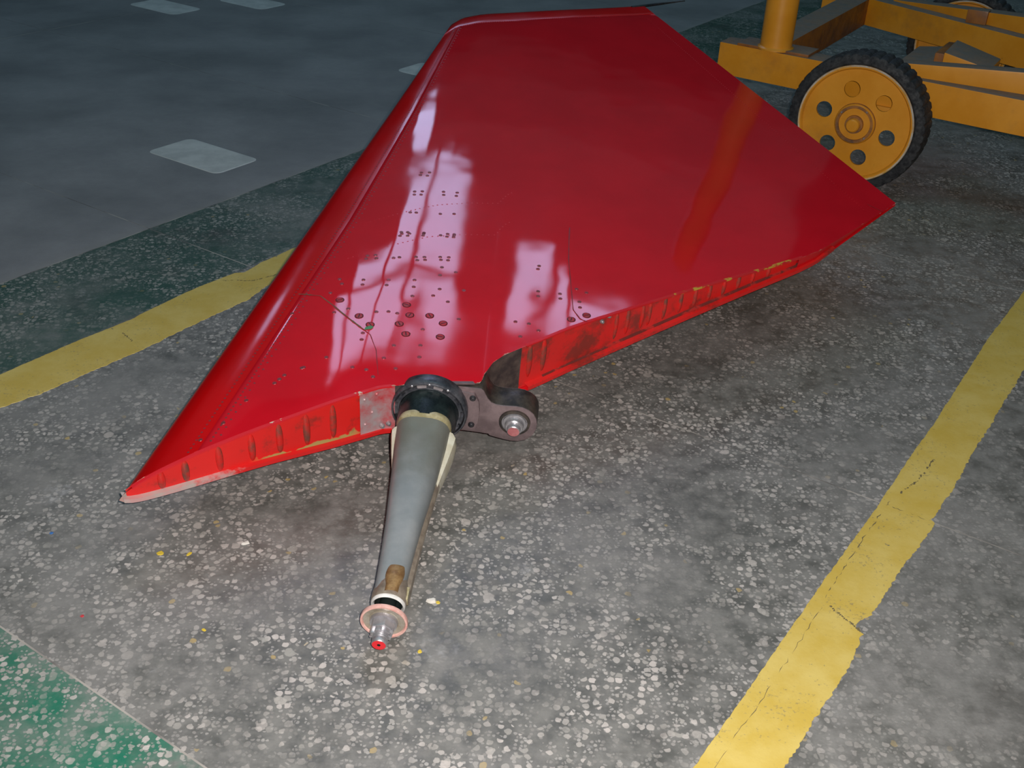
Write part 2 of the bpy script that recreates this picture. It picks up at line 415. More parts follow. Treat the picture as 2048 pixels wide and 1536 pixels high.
def wall(name, V, m):
    return structure(obj(name, V, [(0, 1, 2, 3)], m, None, smooth=False))
M['wall_upper'] = mat('pale_wall_plaster', (.72, .72, .74), .8)
M['wall_lower'] = mat('dark_wall_plaster', (.055, .075, .075), .8)
M['ceiling'] = mat('ceiling_boards', (.10, .11, .11), .9)
M['frame'] = mat('window_frame_paint', (.10, .12, .12), .5)
pane = bpy.data.materials.new('daylit_pane'); pane.use_nodes = True
b_ = pane.node_tree.nodes['Principled BSDF']; b_.inputs['Base Color'].default_value = (.6, .65, .7, 1)
b_.inputs['Emission Color'].default_value = (.52, .62, 1.0, 1); b_.inputs['Emission Strength'].default_value = 5.6
M['pane'] = pane
YW, ZC = 7.5, 7.0
M['wall_mid'] = mat('grey_wall_plaster', (.46, .48, .49), .8)
M['wall_side'] = mat('side_wall_plaster', (.25, .28, .28), .8)
XL, XR, YN = -8.0, 9.0, -6.0
wall('wall_back', [(XL, YW, 0), (XR, YW, 0), (XR, YW, ZC), (XL, YW, ZC)], 'wall_upper')
structure(bevel_box('reflection_band_1', (XL, YW - .06, 0), (XR, YW + .02, 3.30), 'wall_lower', None, .01))       # unseen dark lower wall, toned for the reflections in the skin
structure(bevel_box('reflection_band_2', (XL, YW - .04, 3.302), (XR, YW + .02, 3.60), 'wall_side', None, .01))  # unseen grey band, added to soften the tone step reflected in the skin
structure(bevel_box('reflection_band_3', (XL, YW - .03, 3.602), (XR, YW + .02, 4.05), 'wall_mid', None, .01))  # unseen lighter band, added to grade the reflection up to the pale wall
structure(bevel_box('reflection_panel_1', (2.75, YW - .10, 0), (6.6, YW + .02, 6.3), 'wall_lower', None, .01))     # unseen dark panel, added to darken the skin's reflection at right
wall('ceiling', [(XL, YN, ZC), (XR, YN, ZC), (XR, YW, ZC), (XL, YW, ZC)], 'ceiling')
wall('wall_left', [(XL, YN, 0), (XL, YW, 0), (XL, YW, ZC), (XL, YN, ZC)], 'wall_side')
wall('wall_right', [(XR, YN, 0), (XR, YW, 0), (XR, YW, ZC), (XR, YN, ZC)], 'wall_lower')
wall('wall_front', [(XL, YN, 0), (XR, YN, 0), (XR, YN, ZC), (XL, YN, ZC)], 'wall_side')
def window(n, x0, x1, z0, z1, panes):
    w = structure(bevel_box('window_%d' % n, (x0, YW - .035, z0), (x1, YW + .03, z1), 'frame', None, .004))
    for (a, b, c, d) in panes:
        bevel_box('pane', (a, YW - .048, c), (b, YW - .030, d), 'pane', w, 0)
window(1, -2.02, -.06, 5.70, 6.78, [(-1.98, -1.80, 5.74, 6.74), (-1.72, -1.02, 5.74, 6.74), (-.94, -.40, 5.74, 6.74), (-.33, -.10, 5.74, 6.74)])
window(2, -1.04, -.06, 4.40, 5.64, [(-1.00, -.42, 4.44, 5.60), (-.33, -.10, 4.44, 5.60)])
window(3, -1.10, -.78, 3.62, 4.32, [(-1.06, -.83, 3.66, 4.28)])
window(4, .34, .64, 5.18, 6.36, [(.385, .60, 5.22, 6.32)])
window(5, .65, .91, 5.42, 6.36, [(.69, .87, 5.46, 6.32)])
window(6, .92, 1.52, 5.80, 6.36, [(.96, 1.48, 5.84, 6.32)])
window(7, -1.72, -1.05, 5.20, 5.64, [(-1.68, -1.09, 5.24, 5.60)])
window(8, -3.88, -3.42, 4.14, 4.84, [(-3.84, -3.46, 4.18, 4.80)])

# ------------------------------------------------------------------ the red tailplane
NO=(-.522346,1.205291,.079); CV=(.8314607,.5507366,.0732276); SV=(-.5547081,.8155121,.1650422); NV=(.0311767,-.177846,.9835643)
CR=1.586
def interp(x,pts):
    if x<=pts[0][0]: return pts[0][1]
    for (x0,y0),(x1,y1) in zip(pts,pts[1:]):
        if x<=x1: return y0+(y1-y0)*(x-x0)/(x1-x0)
    return pts[-1][1]
ROOT_S=[(0,0),(.395,0),(.463,-.022),(.511,-.046),(.531,-.056),(.538,-.051),(.548,-.041),(.574,-.023),(.598,-.015),(.624,-.012),(.669,-.008),(.735,-.002),(.79,0),(1.25,0),(1.30,.004),(1.386,.026),(1.586,.075)]
TIP=[(0,(1.162,1.160)),(.04,(1.192,1.187)),(.09,(1.232,1.203)),(.17,(1.282,1.200)),(.3,(1.36,1.182)),(1,(1.717,1.098))]
HU=[(0,0),(.0045,.008),(0.0126,0.0145),(0.0240,0.0215),(0.0359,0.0272),(0.0593,0.0335),(0.0788,0.0385),(0.1198,0.0435),(0.1671,0.0465),(0.2011,0.0482),(0.2295,0.0470),(0.2585,0.0450),(0.3342,0.0425),(0.3808,0.0410),(0.4218,0.0395),(0.4634,0.0385),(0.5164,0.0355),(0.6034,0.0315),(0.6702,0.0260),(0.7289,0.0220),(0.7781,0.0188),(0.8197,0.0160),(0.8953,0.0092),(1.0000,0.0025)]
HL=[(0,0),(.0045,.008),(0.0126,0.0130),(0.0252,0.0165),(0.0498,0.0205),(0.0965,0.0252),(0.1368,0.0300),(0.1992,0.0420),(0.2314,0.0460),(0.2585,0.0490),(0.3342,0.0550),(0.4149,0.0580),(0.4565,0.0575),(0.4987,0.0540),(0.5586,0.0445),(0.6305,0.0340),(0.7169,0.0225),(0.7938,0.0150),(0.8512,0.0100),(1.0000,0.0020)]
def smooth(pts,n=400,it=25):
    ys=[interp(i/n,pts) for i in range(n+1)]
    for _ in range(it): ys=[ys[0]]+[(ys[i-1]+2*ys[i]+ys[i+1])/4 for i in range(1,n)]+[ys[n]]
    return ys
_hs={1:smooth(HU),-1:smooth(HL)}
def ht(u,side):
    P=HU if side>0 else HL
    if u<.02: return interp(u,P)
    k=u*400; i=min(int(k),399); f=k-i; h=_hs[side][i]*(1-f)+_hs[side][i+1]*f
    if u<.045:
        w=(u-.02)/.025; return interp(u,P)*(1-w)+h*w
    return h
_tc=[(a,b[0]) for a,b in TIP]; _ts=[(a,b[1]) for a,b in TIP]
def cs(u,v):
    c0=CR*u; s0=interp(c0,ROOT_S)
    return c0+(interp(u,_tc)-c0)*v, s0+(interp(u,_ts)-s0)*v
def half(u,v,side=1):
    h=ht(u,side)*(1-.62*v)
    if v>.965: h*=math.sqrt(max(0,1-((v-.965)/.035)**2))
    return h
def world(c,s,h): return tuple(NO[k]+CV[k]*c+SV[k]*s+NV[k]*h for k in range(3))
def wp(u,v,side=1,d=0.0):
    c,s=cs(u,v); return world(c,s,side*(half(u,v,side)+d))
def us(v): return interp(v, [(0, .068), (.24, .084), (.38, .0955), (.66, .1018), (1, .091)])

TP = empty('aircraft_tailplane', (-.1232, 1.4284, 0), 'glossy red swept aircraft tailplane with grey pivot shaft lying on terrazzo floor', 'tailplane')
UL = sorted(set([round(x / CR, 5) for x, _ in ROOT_S] + [i / 70 for i in range(71)]))
VL = [0, .004, .012] + [i / 40 for i in range(1, 38)] + [.945]
def skin_main(name, side, mat_, lab=None):
    V, UV = [], []
    base = [0, .004, .012, .022, .034] ; rest = [u for u in UL if u > .155]
    for k in range(len(base) + len(rest)):
        for v in VL:
            u = us(v) + base[k] if k < len(base) else rest[k - len(base)]
            dip = -.0016 if (k == 0 or v == VL[-1]) else 0
            V.append(wp(u, v, side, dip)); UV.append((u, v * 1.2))
    return obj(name, V, grid_faces(len(base) + len(rest), len(VL)), mat_, TP, lab, uvs=UV, auto=50)
skin_main('upper_skin', 1, 'red')
skin_main('lower_skin', -1, 'red_plain')
# leading edge strip, wrapped round the nose
ts = [-1, -.8, -.6, -.45, -.32, -.22, -.14, -.08, -.04, -.015, 0, .015, .04, .08, .14, .22, .32, .45, .6, .8, 1]
V, UV = [], []
for t in ts:
    for v in VL:
        u = us(v) * abs(t); V.append(wp(u, v, 1 if t >= 0 else -1, -.0016 if abs(t) == 1 or v == VL[-1] else 0)); UV.append((u, v))
obj('leading_edge', V, grid_faces(len(ts), len(VL)), 'red_le', TP, uvs=UV, auto=60)
# rounded tip cap
VT = [.945, .948, .957, .965, .973, .98, .985, .99, .994, .997, .999, 1.0]
V = []; U2 = [0, .003, .008, .015, .025, .04, .06, .08] + [i / 30 for i in range(3, 31)]
for side in (1, -1):
    for u in U2:
        for v in VT: V.append(wp(u, v, side, -.0012 if v == .945 else 0))
F = grid_faces(len(U2), len(VT)); off = len(U2) * len(VT)
F += [tuple(i + off for i in f) for f in grid_faces(len(U2), len(VT))]
obj('tip_cap', V, F, 'red_le', TP, auto=60)
# discharge wick at the tip's trailing corner
lathe('discharge_wick', [(-.03, 0), (-.03, .004), (.04, .0035), (.10, .002), (.135, .0012), (.135, 0)], 'dark_metal', TP, axis_frame(world(1.71, 1.098, 0), Vector(world(1, -.12, 0)) - Vector(world(0, 0, 0)), NV), 10, 'thin dark discharge wick')

# root close-out: ribs, doubler, recess wall
def root_wall(name, c0, c1, mat_, inset, n=24, lab=None, zpad=.0015):
    V = []
    for i in range(n + 1):
        c = c0 + (c1 - c0) * i / n; u = c / CR; s = interp(c, ROOT_S) + inset
        hu, hl = half(u, 0, 1) - zpad, half(u, 0, -1) - zpad
        for k in range(7): V.append(world(c, s, hu - (hu + hl) * k / 6))
    return obj(name, V, grid_faces(n + 1, 7), mat_, TP, lab)
rib_l = root_wall('root_rib', .012, .363, 'red_rib', .006, 40)
root_wall('doubler_plate', .360, .415, 'doubler', .002, 6, 'scuffed grey and red plate beside the collar')
root_wall('recess_wall', .41, .638, 'recess', .004, 40, 'grimy dark metal wall of the curved cut-out')
rib_r = root_wall('root_rib', .636, .817, 'red_rib', .010, 16)
rib_t = root_wall('root_rib', .815, 1.255, 'red_rib', .012, 30)
root_wall('trailing_rib', 1.25, 1.58, 'red_plain', .004, 20)
# flange lip along the bottom of the root
def lip(name, c0, c1, z0, z1, mat_, out=.0015, n=40):
    V = []
    for i in range(n + 1):
        c = c0 + (c1 - c0) * i / n; u = c / CR; s = interp(c, ROOT_S); zb = -half(u, 0, -1)
        V += [world(c, s + .014, zb + z1), world(c, s - out, zb + z1), world(c, s - out, zb + z0), world(c, s + .008, zb + z0)]
    obj(name, V, grid_faces(n + 1, 4), mat_, TP, auto=30)
def lip_paint():
    m = mat('rubbed_lip_paint', rough=.45); g = G(m); p = g.pos(); n = g.noise(p, 34, 5, .7)
    d = g.math('ADD', g.vmath('DISTANCE', p, (-.522, 1.205, .079)), g.math('MULTIPLY', g.math('SUBTRACT', n, .5), .30))
    col = g.mix(g.ramp(d, .10, .17, 1, 0), (.62, .014, .014), g.mix(g.ramp(g.noise(p, 30, 4), .4, .6), (.54, .30, .29), (.46, .38, .35)))
    g.color(col); return m
M['lip_paint'] = lip_paint()
M['rib_grime'] = metal('ledge_grime', (.15, .03, .025), (.45, .03, .025), .6, 0, 30, .5, .6)
lip('lower_flange', .006, .41, 0, .007, 'lip_paint'); lip('lower_flange', .655, 1.36, 0, .0075, 'red_rib')
lip('ledge_gap', .69, 1.30, .0074, .0092, 'rib_grime', -.0065)
def lip_top(name, c0, c1, mat_, n=40):
    V = []
    for i in range(n + 1):
        c = c0 + (c1 - c0) * i / n; u = c / CR; s = interp(c, ROOT_S); z = half(u, 0, 1)
        V += [world(c, s + .0045, z + .0003), world(c, s - .0006, z + .0002), world(c, s - .0006, z - .0025), world(c, s + .008, z - .0025)]
    obj(name, V, grid_faces(n + 1, 4), mat_, TP, auto=30)
M['edge_wear'] = metal('chipped_edge_paint', (.60, .012, .02), (.62, .50, .40), .45, 0, 26, .60, .64)
M['edge_yellow'] = metal('chipped_yellow_edge', (.58, .012, .015), (.55, .36, .04), .45, 0, 34, .55, .62)
lip_top('upper_flange', .02, .41, 'edge_wear'); lip_top('upper_flange', .645, .905, 'red_plain'); lip_top('upper_flange', .905, 1.255, 'edge_yellow')
lip_top('upper_flange', .485, .524, 'arm_face', 8)
# pressed stiffening beads of the ribs
def bead(c, parent, inset, mat_='bead', w=.0058, top=.78, bot=.70, lean=0.0):
    u = c / CR; s = interp(c, ROOT_S) + inset; V = []
    zt, zb = half(u, 0, 1) * top, -half(u, 0, -1) * bot
    for i in range(9):
        t = i / 8; z = zb + (zt - zb) * t; e = math.sin(PI * min(1, max(0, t))) ** .5 if 0 < t < 1 else 0
        for k in range(7):
            a = PI * k / 6
            V.append(world(c + lean * (t - .5) - math.cos(a) * w * (.25 + .75 * e), s - math.sin(a) * .0045 * e + .0004, z))
    o = obj('stiffening_bead', V, grid_faces(9, 7), mat_, parent, auto=70)
M['bead'] = metal('grimy_bead_paint', (.60, .012, .01), (.16, .05, .035), .3, 0, 36)
for c in (.061, .095, .144, .192, .234, .276, .318): bead(c, rib_l, .006)
for c in (.660, .689): bead(c, rib_r, .010)
for c in (.841, .865, .897, .912, .945, .980, 1.013, 1.046, 1.079, 1.113, 1.147, 1.185): bead(c, rib_t, .012, w=.0044)
# bolts of the doubler, clip on the rib joint
def stud(name, p, nrm, r, h, mat_, parent, lab=None):
    return lathe(name, [(0, r * 1.05), (h * .5, r), (h, r * .6), (h, 0)], mat_, parent, axis_frame(p, nrm), 12, lab)
NR = tuple(-k for k in SV)
for c in (.394, .405): stud('bolt', world(c, -.001, -.030), NR, .0040, .006, 'steel', TP, 'bright steel bolt')
stud('bolt', world(.806, .009, .020), NR, .0038, .005, 'steel', TP); stud('bolt', world(.819, .009, .027), NR, .0038, .005, 'steel', TP)
for c, h in ((.368, .03), (.368, -.02), (.388, .033), (.380, .0)): stud('rivet_head', world(c, .002, h), NR, .0026, .002, 'doubler', TP)

# screws and rivets of the upper skin
SCREWS = [(.1505, .1904), (.1307, .2124), (.1415, .2244), (.1343, .2365), (.1721, .2184), (.1739, .2084), (.21, .2024), (.21, .1924), (.2479, .1884), (.2497, .1743), (.2515, .1563), (.2479, .1403), (.2551, .1202), (.2768, .1162), (.2749, .1543), (.2804, .1663), (.2768, .1944), (.2768, .2104), (.2948, .1984), (.1685, .1663), (.1884, .1443), (.2082, .1202), (.2461, .1062), (.2569, .0862), (.293, .1002), (.293, .0762), (.2749, .0641), (.2731, .0922), (.2479, .0681), (.2263, .1363), (.21, .1423), (.1505, .1683), (.293, .1403), (.3074, .1623), (.3074, .1082), (.3904, .0541), (.4084, .0401), (.421, .02), (.3976, .022), (.421, .0982), (.421, .0882), (.4517, .0762), (.4517, .0661), (.4752, .0741), (.4878, .0601), (.477, .0461), (.477, .0341), (.4643, .016), (.4842, .014), (.4228, .1523), (.421, .1463), (.201, .3046), (.201, .2966), (.2118, .3006), (.2136, .2926), (.2389, .2906), (.2389, .2846), (.2731, .2826), (.2731, .2766), (.2822, .2806), (.2822, .2745), (.1613, .2705), (.1613, .2645), (.1739, .2665), (.1776, .2585), (.2046, .2485), (.2136, .2465), (.2389, .2385), (.2425, .2305), (.2515, .2345), (.2533, .2285), (.2713, .2325), (.2731, .2265), (.2822, .2305), (.2822, .2244), (.2389, .1283), (.2046, .0962), (.1685, .0842), (.2244, .0381), (.2353, .022), (.2407, .0501), (.2569, .0281), (.2768, .0441), (.2028, .1082), (.0886, .1964), (.1433, .0802), (.2064, .0501), (.2028, .3487), (.2136, .3447), (.2551, .3307), (.2749, .3287), (.2028, .3006), (.2154, .2966), (.2389, .2886), (.2641, .2806), (.2822, .2786), (.1938, .4489), (.1938, .4429), (.21, .4449), (.2082, .4369), (.1956, .4008), (.1974, .3928), (.21, .3968), (.21, .3888), (.2497, .3848), (.2515, .3768), (.2713, .3808), (.2713, .3727), (.081, .0341), (.0937, .0581), (.118, .0701), (.1216, .0741), (.1253, .0782), (.1451, .0802), (.0646, .022)]
BIG = {0, 11, 12, 13, 20, 21, 22, 23, 24, 25, 47, 48}
def frame_on_skin(u, v, lift=.0002, spin=0):
    p = Vector(wp(u, v)); e = .004
    du = Vector(wp(u + e, v)) - Vector(wp(u - e, v)); dv = Vector(wp(u, v + e)) - Vector(wp(u, max(0, v - e)))
    n = du.cross(dv).normalized();  n = n if n.z > 0 else -n
    x = du.normalized(); y = n.cross(x); m = Matrix((x, y, n)).transposed().to_4x4(); m.translation = p + n * lift
    return m @ Matrix.Rotation(spin, 4, 'Z')
def screw_mesh(r, m_='screw'):
    bm = bmesh.new()
    bmesh.ops.create_cone(bm, cap_ends=True, segments=16, radius1=r, radius2=r * .86, depth=.0007)
    for v in bm.verts: v.co.z += .0002
    me = bpy.data.meshes.new('screw'); bm.to_mesh(me); bm.free(); me.materials.append(M[m_]); me.materials.append(M['screw_dark']); return me
def slot_mesh(r):
    me = bpy.data.meshes.new('slot'); w = r * .13
    me.from_pydata([(-r * .75, -w, .0007), (r * .75, -w, .0007), (r * .75, w, .0007), (-r * .75, w, .0007)], [], [(0, 1, 2, 3)]); me.materials.append(M['screw_dark']); return me
scr_s, scr_b, sl_s, sl_b = screw_mesh(.0034), screw_mesh(.0060, 'screw_red'), slot_mesh(.0034), slot_mesh(.0064)
OFF = Matrix.Translation(-TP.location)
gap_r = bpy.data.meshes.new('gap_ring')
gap_r.from_pydata([(q * math.cos(2 * PI * i / 20), q * math.sin(2 * PI * i / 20), z) for i in range(20) for q, z in ((.0058, .00055), (.0072, .0003))], [], grid_faces(20, 2, True)); gap_r.materials.append(M['screw_dark'])
for k, (u, v) in enumerate(SCREWS):
    big = k in BIG; f = OFF @ frame_on_skin(u, v, .0001, random.uniform(0, PI))
    o = link('screw', scr_b if big else scr_s, TP, local=True); o.matrix_local = f
    if big:
        link('slot', sl_b, o, local=True)
        link('gap_ring', gap_r, o, local=True)
# rivet rows: many and tiny, joined
def rivets(name, uvl, r, mat_='screw'):
    V, F = [], []
    for u, v in uvl:
        f = frame_on_skin(u, v, 0); n = len(V); k = 6
        V += [f @ Vector((r * math.cos(2 * PI * i / k), r * math.sin(2 * PI * i / k), .0001)) for i in range(k)] + [f @ Vector((0, 0, r * .35))]
        F += [(n + i, n + (i + 1) % k, n + k) for i in range(k)]
    o = obj(name, V, F, mat_, TP); o['kind'] = 'stuff'; return o
RL_ = []
for i in range(190):
    v = .01 + .94 * i / 190; w = us(v)
    RL_ += [(w - .010, v), (w + .010, v + .002)]
    if i % 2: RL_.append((w + .018, v))
rivets('seam_rivets', RL_, .0019)
RL_ = [(.13 + .8 * i / 110, .02 + .925 * f) for f in (.28, .36) for i in range(0, 34)] + [(.955 - .012, .03 + .9 * i / 120) for i in range(120)] + [(.13 + .82 * i / 90, .943) for i in range(90)]
rivets('panel_rivets', RL_, .0015, 'red_plain')
# panel seams, ending in chipped primer
def seam(name, pts, w, mat_, lift=.0006, sub=6):
    P = []
    for (u0, v0), (u1, v1) in zip(pts, pts[1:]):
        P += [(u0 + (u1 - u0) * k / sub, v0 + (v1 - v0) * k / sub) for k in range(sub)]
    P.append(pts[-1]); W3 = [Vector(wp(u, v)) for u, v in P]; V = []
    for i, q in enumerate(W3):
        d = (W3[min(i + 1, len(W3) - 1)] - W3[max(i - 1, 0)]).normalized(); s = d.cross(Vector((0, 0, 1))) * w * random.uniform(.6, 1.2)
        V += [q + s + Vector((0, 0, lift)), q - s + Vector((0, 0, lift))]
    obj(name, V, grid_faces(len(P), 2), mat_, TP, smooth=False)
seam('panel_seam', [(0.081, 0.2345), (0.118, 0.2124), (0.1451, 0.1824), (0.1685, 0.1543), (0.192, 0.1263), (0.2028, 0.11324999999999999)], .0016, 'seam_green')
seam('panel_seam', [(0.2028, 0.11324999999999999), (0.2136, 0.1002), (0.2281, 0.0681), (0.2407, 0.022)], .0006, 'seam')
seam('panel_seam', [(0.4745, 0.2184), (0.4715, 0.1884), (0.4679, 0.1423), (0.4679, 0.0862), (0.4679, 0.0341), (0.4752, 0.012), (0.4842, 0.0)], .0009, 'seam')
seam('panel_seam', [(0.9567, 0.0361), (0.9657, 0.0)], .0008, 'seam')
f = frame_on_skin(0.2082, 0.1142, .0009)
obj('paint_chip', [f @ Vector(q) for q in ((-.009, -.002, 0), (.002, -.005, 0), (.008, -.001, 0), (.005, .004, 0), (-.004, .004, 0))], [(0, 1, 2, 3, 4)], 'green_chip', TP, 'bright green primer chip', smooth=False)

# ---- pivot shaft
AXS = Vector((-.0563843, -.9827886, -.1759185)); LAT = Vector((.9979223, -.049973, -.0406679)); UPN = Vector(NV); OC = Vector((-.123203, 1.428393, .106689))
def sp(off, l, h): return OC + AXS * off + LAT * l + UPN * h
FR = axis_frame(OC, AXS, UPN)
coll = lathe('pivot_collar', [(-.022, .050), (-.020, .056), (-.012, .0580), (-.004, .0590), (.001, .0585), (.004, .0562), (.004, .0545), (-.001, .0530), (-.001, .0486), (.003, .0484), (.003, .0455), (-.02, .045)],
             ['ring_metal', 'dark_metal'], TP, FR, 72, 'dark ring collar round the shaft root', fm=[0, 0, 0, 0, 0, 0, 1, 1, 0, 0, 1])
for k, a in enumerate((18, 48, 75, 103, 128, 155, 182, 215, 325, 350)):
    t = math.radians(a); w = .14
    V = [FR @ Vector((x, r * math.cos(t + q), r * math.sin(t + q))) for x in (-.001, .0035) for r, q in ((.0488, -w), (.0522, -w), (.0522, w), (.0488, w))]
    obj('collar_lug', V, [(4, 5, 6, 7), (0, 1, 5, 4), (1, 2, 6, 5), (2, 3, 7, 6), (3, 0, 4, 7)], 'lug' if a in (75, 103) else 'ring_metal', coll, smooth=False)
for a in (60, 90, 118): 
    t = math.radians(a); stud('rivet_head', FR @ Vector((.0035, .0553 * math.cos(t), .0553 * math.sin(t))), AXS, .0022, .0015, 'steel', coll)
FS = FR
lathe('shaft_sleeve', [(-.03, .0452), (.0, .0450), (.03, .0442), (.052, .0432), (.053, .0405), (.03, .04)], 'black_sleeve', TP, FS, 56, 'black sleeve inside the collar')
sh_prof = [(.045, .0405, .0418), (.050, .0412, .0428), (.054, .0410, .0426), (.058, .0402, .0400), (.09, .0380, .0368), (.135, .0335, .0320), (.185, .0292, .0285), (.235, .0248, .0250), (.285, .0218, .0222), (.335, .0196, .0200), (.357, .0192, .0195)]
V = []
NS = 40
for x, ry, rz in sh_prof:
    for i in range(NS):
        a = 2 * PI * i / NS; p_ = 2.9
        cy, sz = math.cos(a), math.sin(a)
        V.append(FS @ Vector((x, ry * math.copysign(abs(cy) ** (2 / p_), cy), rz * math.copysign(abs(sz) ** (2 / p_), sz))))
F = [(i * NS + j, i * NS + (j + 1) % NS, (i + 1) * NS + (j + 1) % NS, (i + 1) * NS + j) for i in range(len(sh_prof) - 1) for j in range(NS)]
shf = obj('pivot_shaft', V, F, ['shaft', 'brass'], TP, 'tapered grey pivot shaft', fm=[1 if i < 3 else 0 for i in range(len(sh_prof) - 1) for j in range(NS)], auto=40)
# cream primed flats low on both sides of the shaft root
for sgn, x1, w0 in ((1, .170, .0125), (-1, .125, .008)):
    V = []
    n = 14
    for i in range(n + 1):
        t = i / n; x = .058 + (x1 - .058) * t; base = interp(x, [(a, b) for a, b, _ in sh_prof]); bul = w0 * (1 - t) ** .8 * min(1, .35 + t * 9)
        zt = .014 - .02 * t
        for (l, z) in ((base - .004, zt + .004), (base + bul * .75, zt), (base + bul, zt - .012), (base + bul * .7, -.03 + .006 * t), (base - .004, -.036 + .012 * t)):
            V.append(FS @ Vector((x, l * sgn, z)))
    o = obj('shaft_flat', V, grid_faces(n + 1, 5), 'cream', shf, 'cream primed side flat', auto=50)
# darker lower edge of the shaft on its right side
V = []
for i in range(20):
    t = i / 19; x = .10 + .255 * t; b0 = interp(x, [(a, b) for a, b, _ in sh_prof]); w = .003 + .0045 * t
    V += [FS @ Vector((x, b0 - .004, .004 - .004 * t)), FS @ Vector((x, b0 + w * .8, -.004)), FS @ Vector((x, b0 + w, -.012)), FS @ Vector((x, b0 - .004, -.018))]
obj('shaft_fin', V, grid_faces(20, 4), 'tan', shf, 'brown strip along the shaft', auto=50)
# end fittings
E0 = .385
FSE = Matrix.Translation(AXS * -.008 + LAT * .002) @ FS
lathe('end_collar', [(.338, .0188), (.346, .0205), (.354, .0222), (.364, .0232), (.374, .0228), (.3765, .0215)], 'tan', TP, FSE, 44, 'dirty bronze collar at the shaft end')
lathe('seal_ring', [(.374, .0222), (.378, .0219), (.3800, .0204), (.3785, .0188), (.3755, .0178), (.362, .0172), (.362, 0)], ['white_seal', 'white_seal', 'hollow'], TP, FSE, 44, 'white seal ring round a dark bore', fm=[0, 0, 0, 1, 2, 2])
# rusty lug riding on the collar
V = []
for i in range(9):
    t = i / 8; x = .328 + .044 * t; w = .0122 * (.72 + .28 * math.sin(PI * min(1, t * 1.2 + .12))); h = .0068 * math.sin(PI * (.12 + .8 * t)) + .002
    for k in range(9):
        a = PI * k / 8; rr = .0192 + (.0232 - .0192) * t
        V.append(FSE @ Vector((x, -w * math.cos(a) + .003, rr * .93 + h * math.sin(a))))
obj('locking_lug', V, grid_faces(9, 9), 'rust', TP, 'rusty orange locking lug', auto=70)
for l, x in ((-.0185, .318), (.0205, .350)):
    bevel_box('side_tab', (x, l - .0032, -.004), (x + .020, l + .0032, .008), 'brass', TP, .0015, FSE)
FE = axis_frame(sp(.3925, .0012, -.001), AXS + UPN * .02, UPN)
lathe('core_rod', [(-.05, .0105), (.004, .0105)], 'hollow', TP, FE, 24)
fl_ = lathe('end_flange', [(-.004, 0), (-.004, .0275), (-.003, .0296), (.000, .0302), (.0025, .0297), (.0025, .0272), (.0005, .0264), (-.0005, .019), (.002, .0145), (.002, 0)], ['pink_rim', 'flange'], TP, FE, 56, 'ochre end flange with worn pink rim', fm=[1, 0, 0, 0, 0, 0, 1, 1, 1])
def hexa(name, x0, x1, r, mat_, parent, frame, bev=.0012, lab=None, spin=.3):
    bm = bmesh.new(); n = 6
    vs = [[bm.verts.new((x, r * math.cos(PI / 3 * i + spin), r * math.sin(PI / 3 * i + spin))) for i in range(n)] for x in (x0, x1)]
    bm.faces.new(vs[0]); bm.faces.new(vs[1][::-1])
    for i in range(n): bm.faces.new((vs[0][i], vs[0][(i + 1) % n], vs[1][(i + 1) % n], vs[1][i]))
    return finish(name, bm, mat_, parent, bev, frame, lab, None, False)
lathe('washer', [(.001, .0180), (.005, .0172), (.005, 0)], 'steel', TP, FE, 32)
nut = hexa('hex_nut', .004, .0175, .0162, 'steel', TP, FE, .0015, 'bright castellated hex nut')
for i in range(6):
    a = PI / 3 * i + .3 + PI / 6
    bevel_box('castellation', (.016, -.0036, .0078), (.0235, .0036, .0130), 'steel', nut, .001, FE @ Matrix.Rotation(a - PI / 2, 4, 'X'))
lathe('threaded_stud', [(.013, .0100), (.0225, .0100), (.023, .0092), (.025, .0099), (.0265, .0092), (.028, .0099), (.0295, .0092), (.031, .0099), (.0355, .0097), (.037, .0086), (.037, .0022), (.031, .0018), (.031, 0)], ['steel', 'red_tip', 'hollow'], TP, FE, 30, 'threaded stud with red painted tip', fm=[0, 0, 0, 0, 0, 0, 0, 0, 0, 1, 2, 2])
bevel_box('split_pin', (.0180, -.0168, -.0013), (.0208, .0168, .0013), 'steel', TP, .001, FE @ Matrix.Rotation(.5, 4, 'X'))

# ---- crank arm beside the shaft
ARM = [(.035, .0375), (.068, .0380), (.0755, .0378), (.0795, .0345), (.0820, .0290), (.0860, .0205), (.0915, .0132), (.0990, .0098), (.108, .0090), (.120, .0095), (.1310, .0102), (.1400, .0092), (.1500, .0050), (.1580, -.0020), (.1625, -.0110), (.1648, -.0215), (.1640, -.0330), (.1590, -.0460), (.1500, -.0560), (.1385, -.0612), (.127, -.0622), (.1150, -.0605), (.103, -.0580), (.0930, -.0555), (.0905, -.0525), (.0630, -.0512), (.035, -.0512)]
bm = bmesh.new()
ft = [bm.verts.new(sp(-.02, l, z)) for l, z in ARM]; bk = [bm.verts.new(sp(-.064, l, z)) for l, z in ARM]
fa = bm.faces.new(ft); bm.faces.new(bk[::-1]); n = len(ARM)
for i in range(n):
    q = bm.faces.new((ft[i], bk[i], bk[(i + 1) % n], ft[(i + 1) % n])); q.material_index = 1
bmesh.ops.recalc_face_normals(bm, faces=bm.faces[:])
bmesh.ops.bevel(bm, geom=[e for e in bm.edges if len([f for f in e.link_faces if f.material_index == 1]) == 1], offset=.0016, segments=2, profile=.6, affect='EDGES')
me = bpy.data.meshes.new('crank_arm'); bm.to_mesh(me); bm.free(); me.materials.append(M['arm_face']); me.materials.append(M['arm_top'])
me.polygons.foreach_set('use_smooth', [True] * len(me.polygons)); me.set_sharp_from_angle(angle=math.radians(40))
arm = link('crank_arm', me, TP, 'dark crank arm with dusty face beside the shaft')
FB = axis_frame(sp(-.020, .1300, -.0215), AXS)
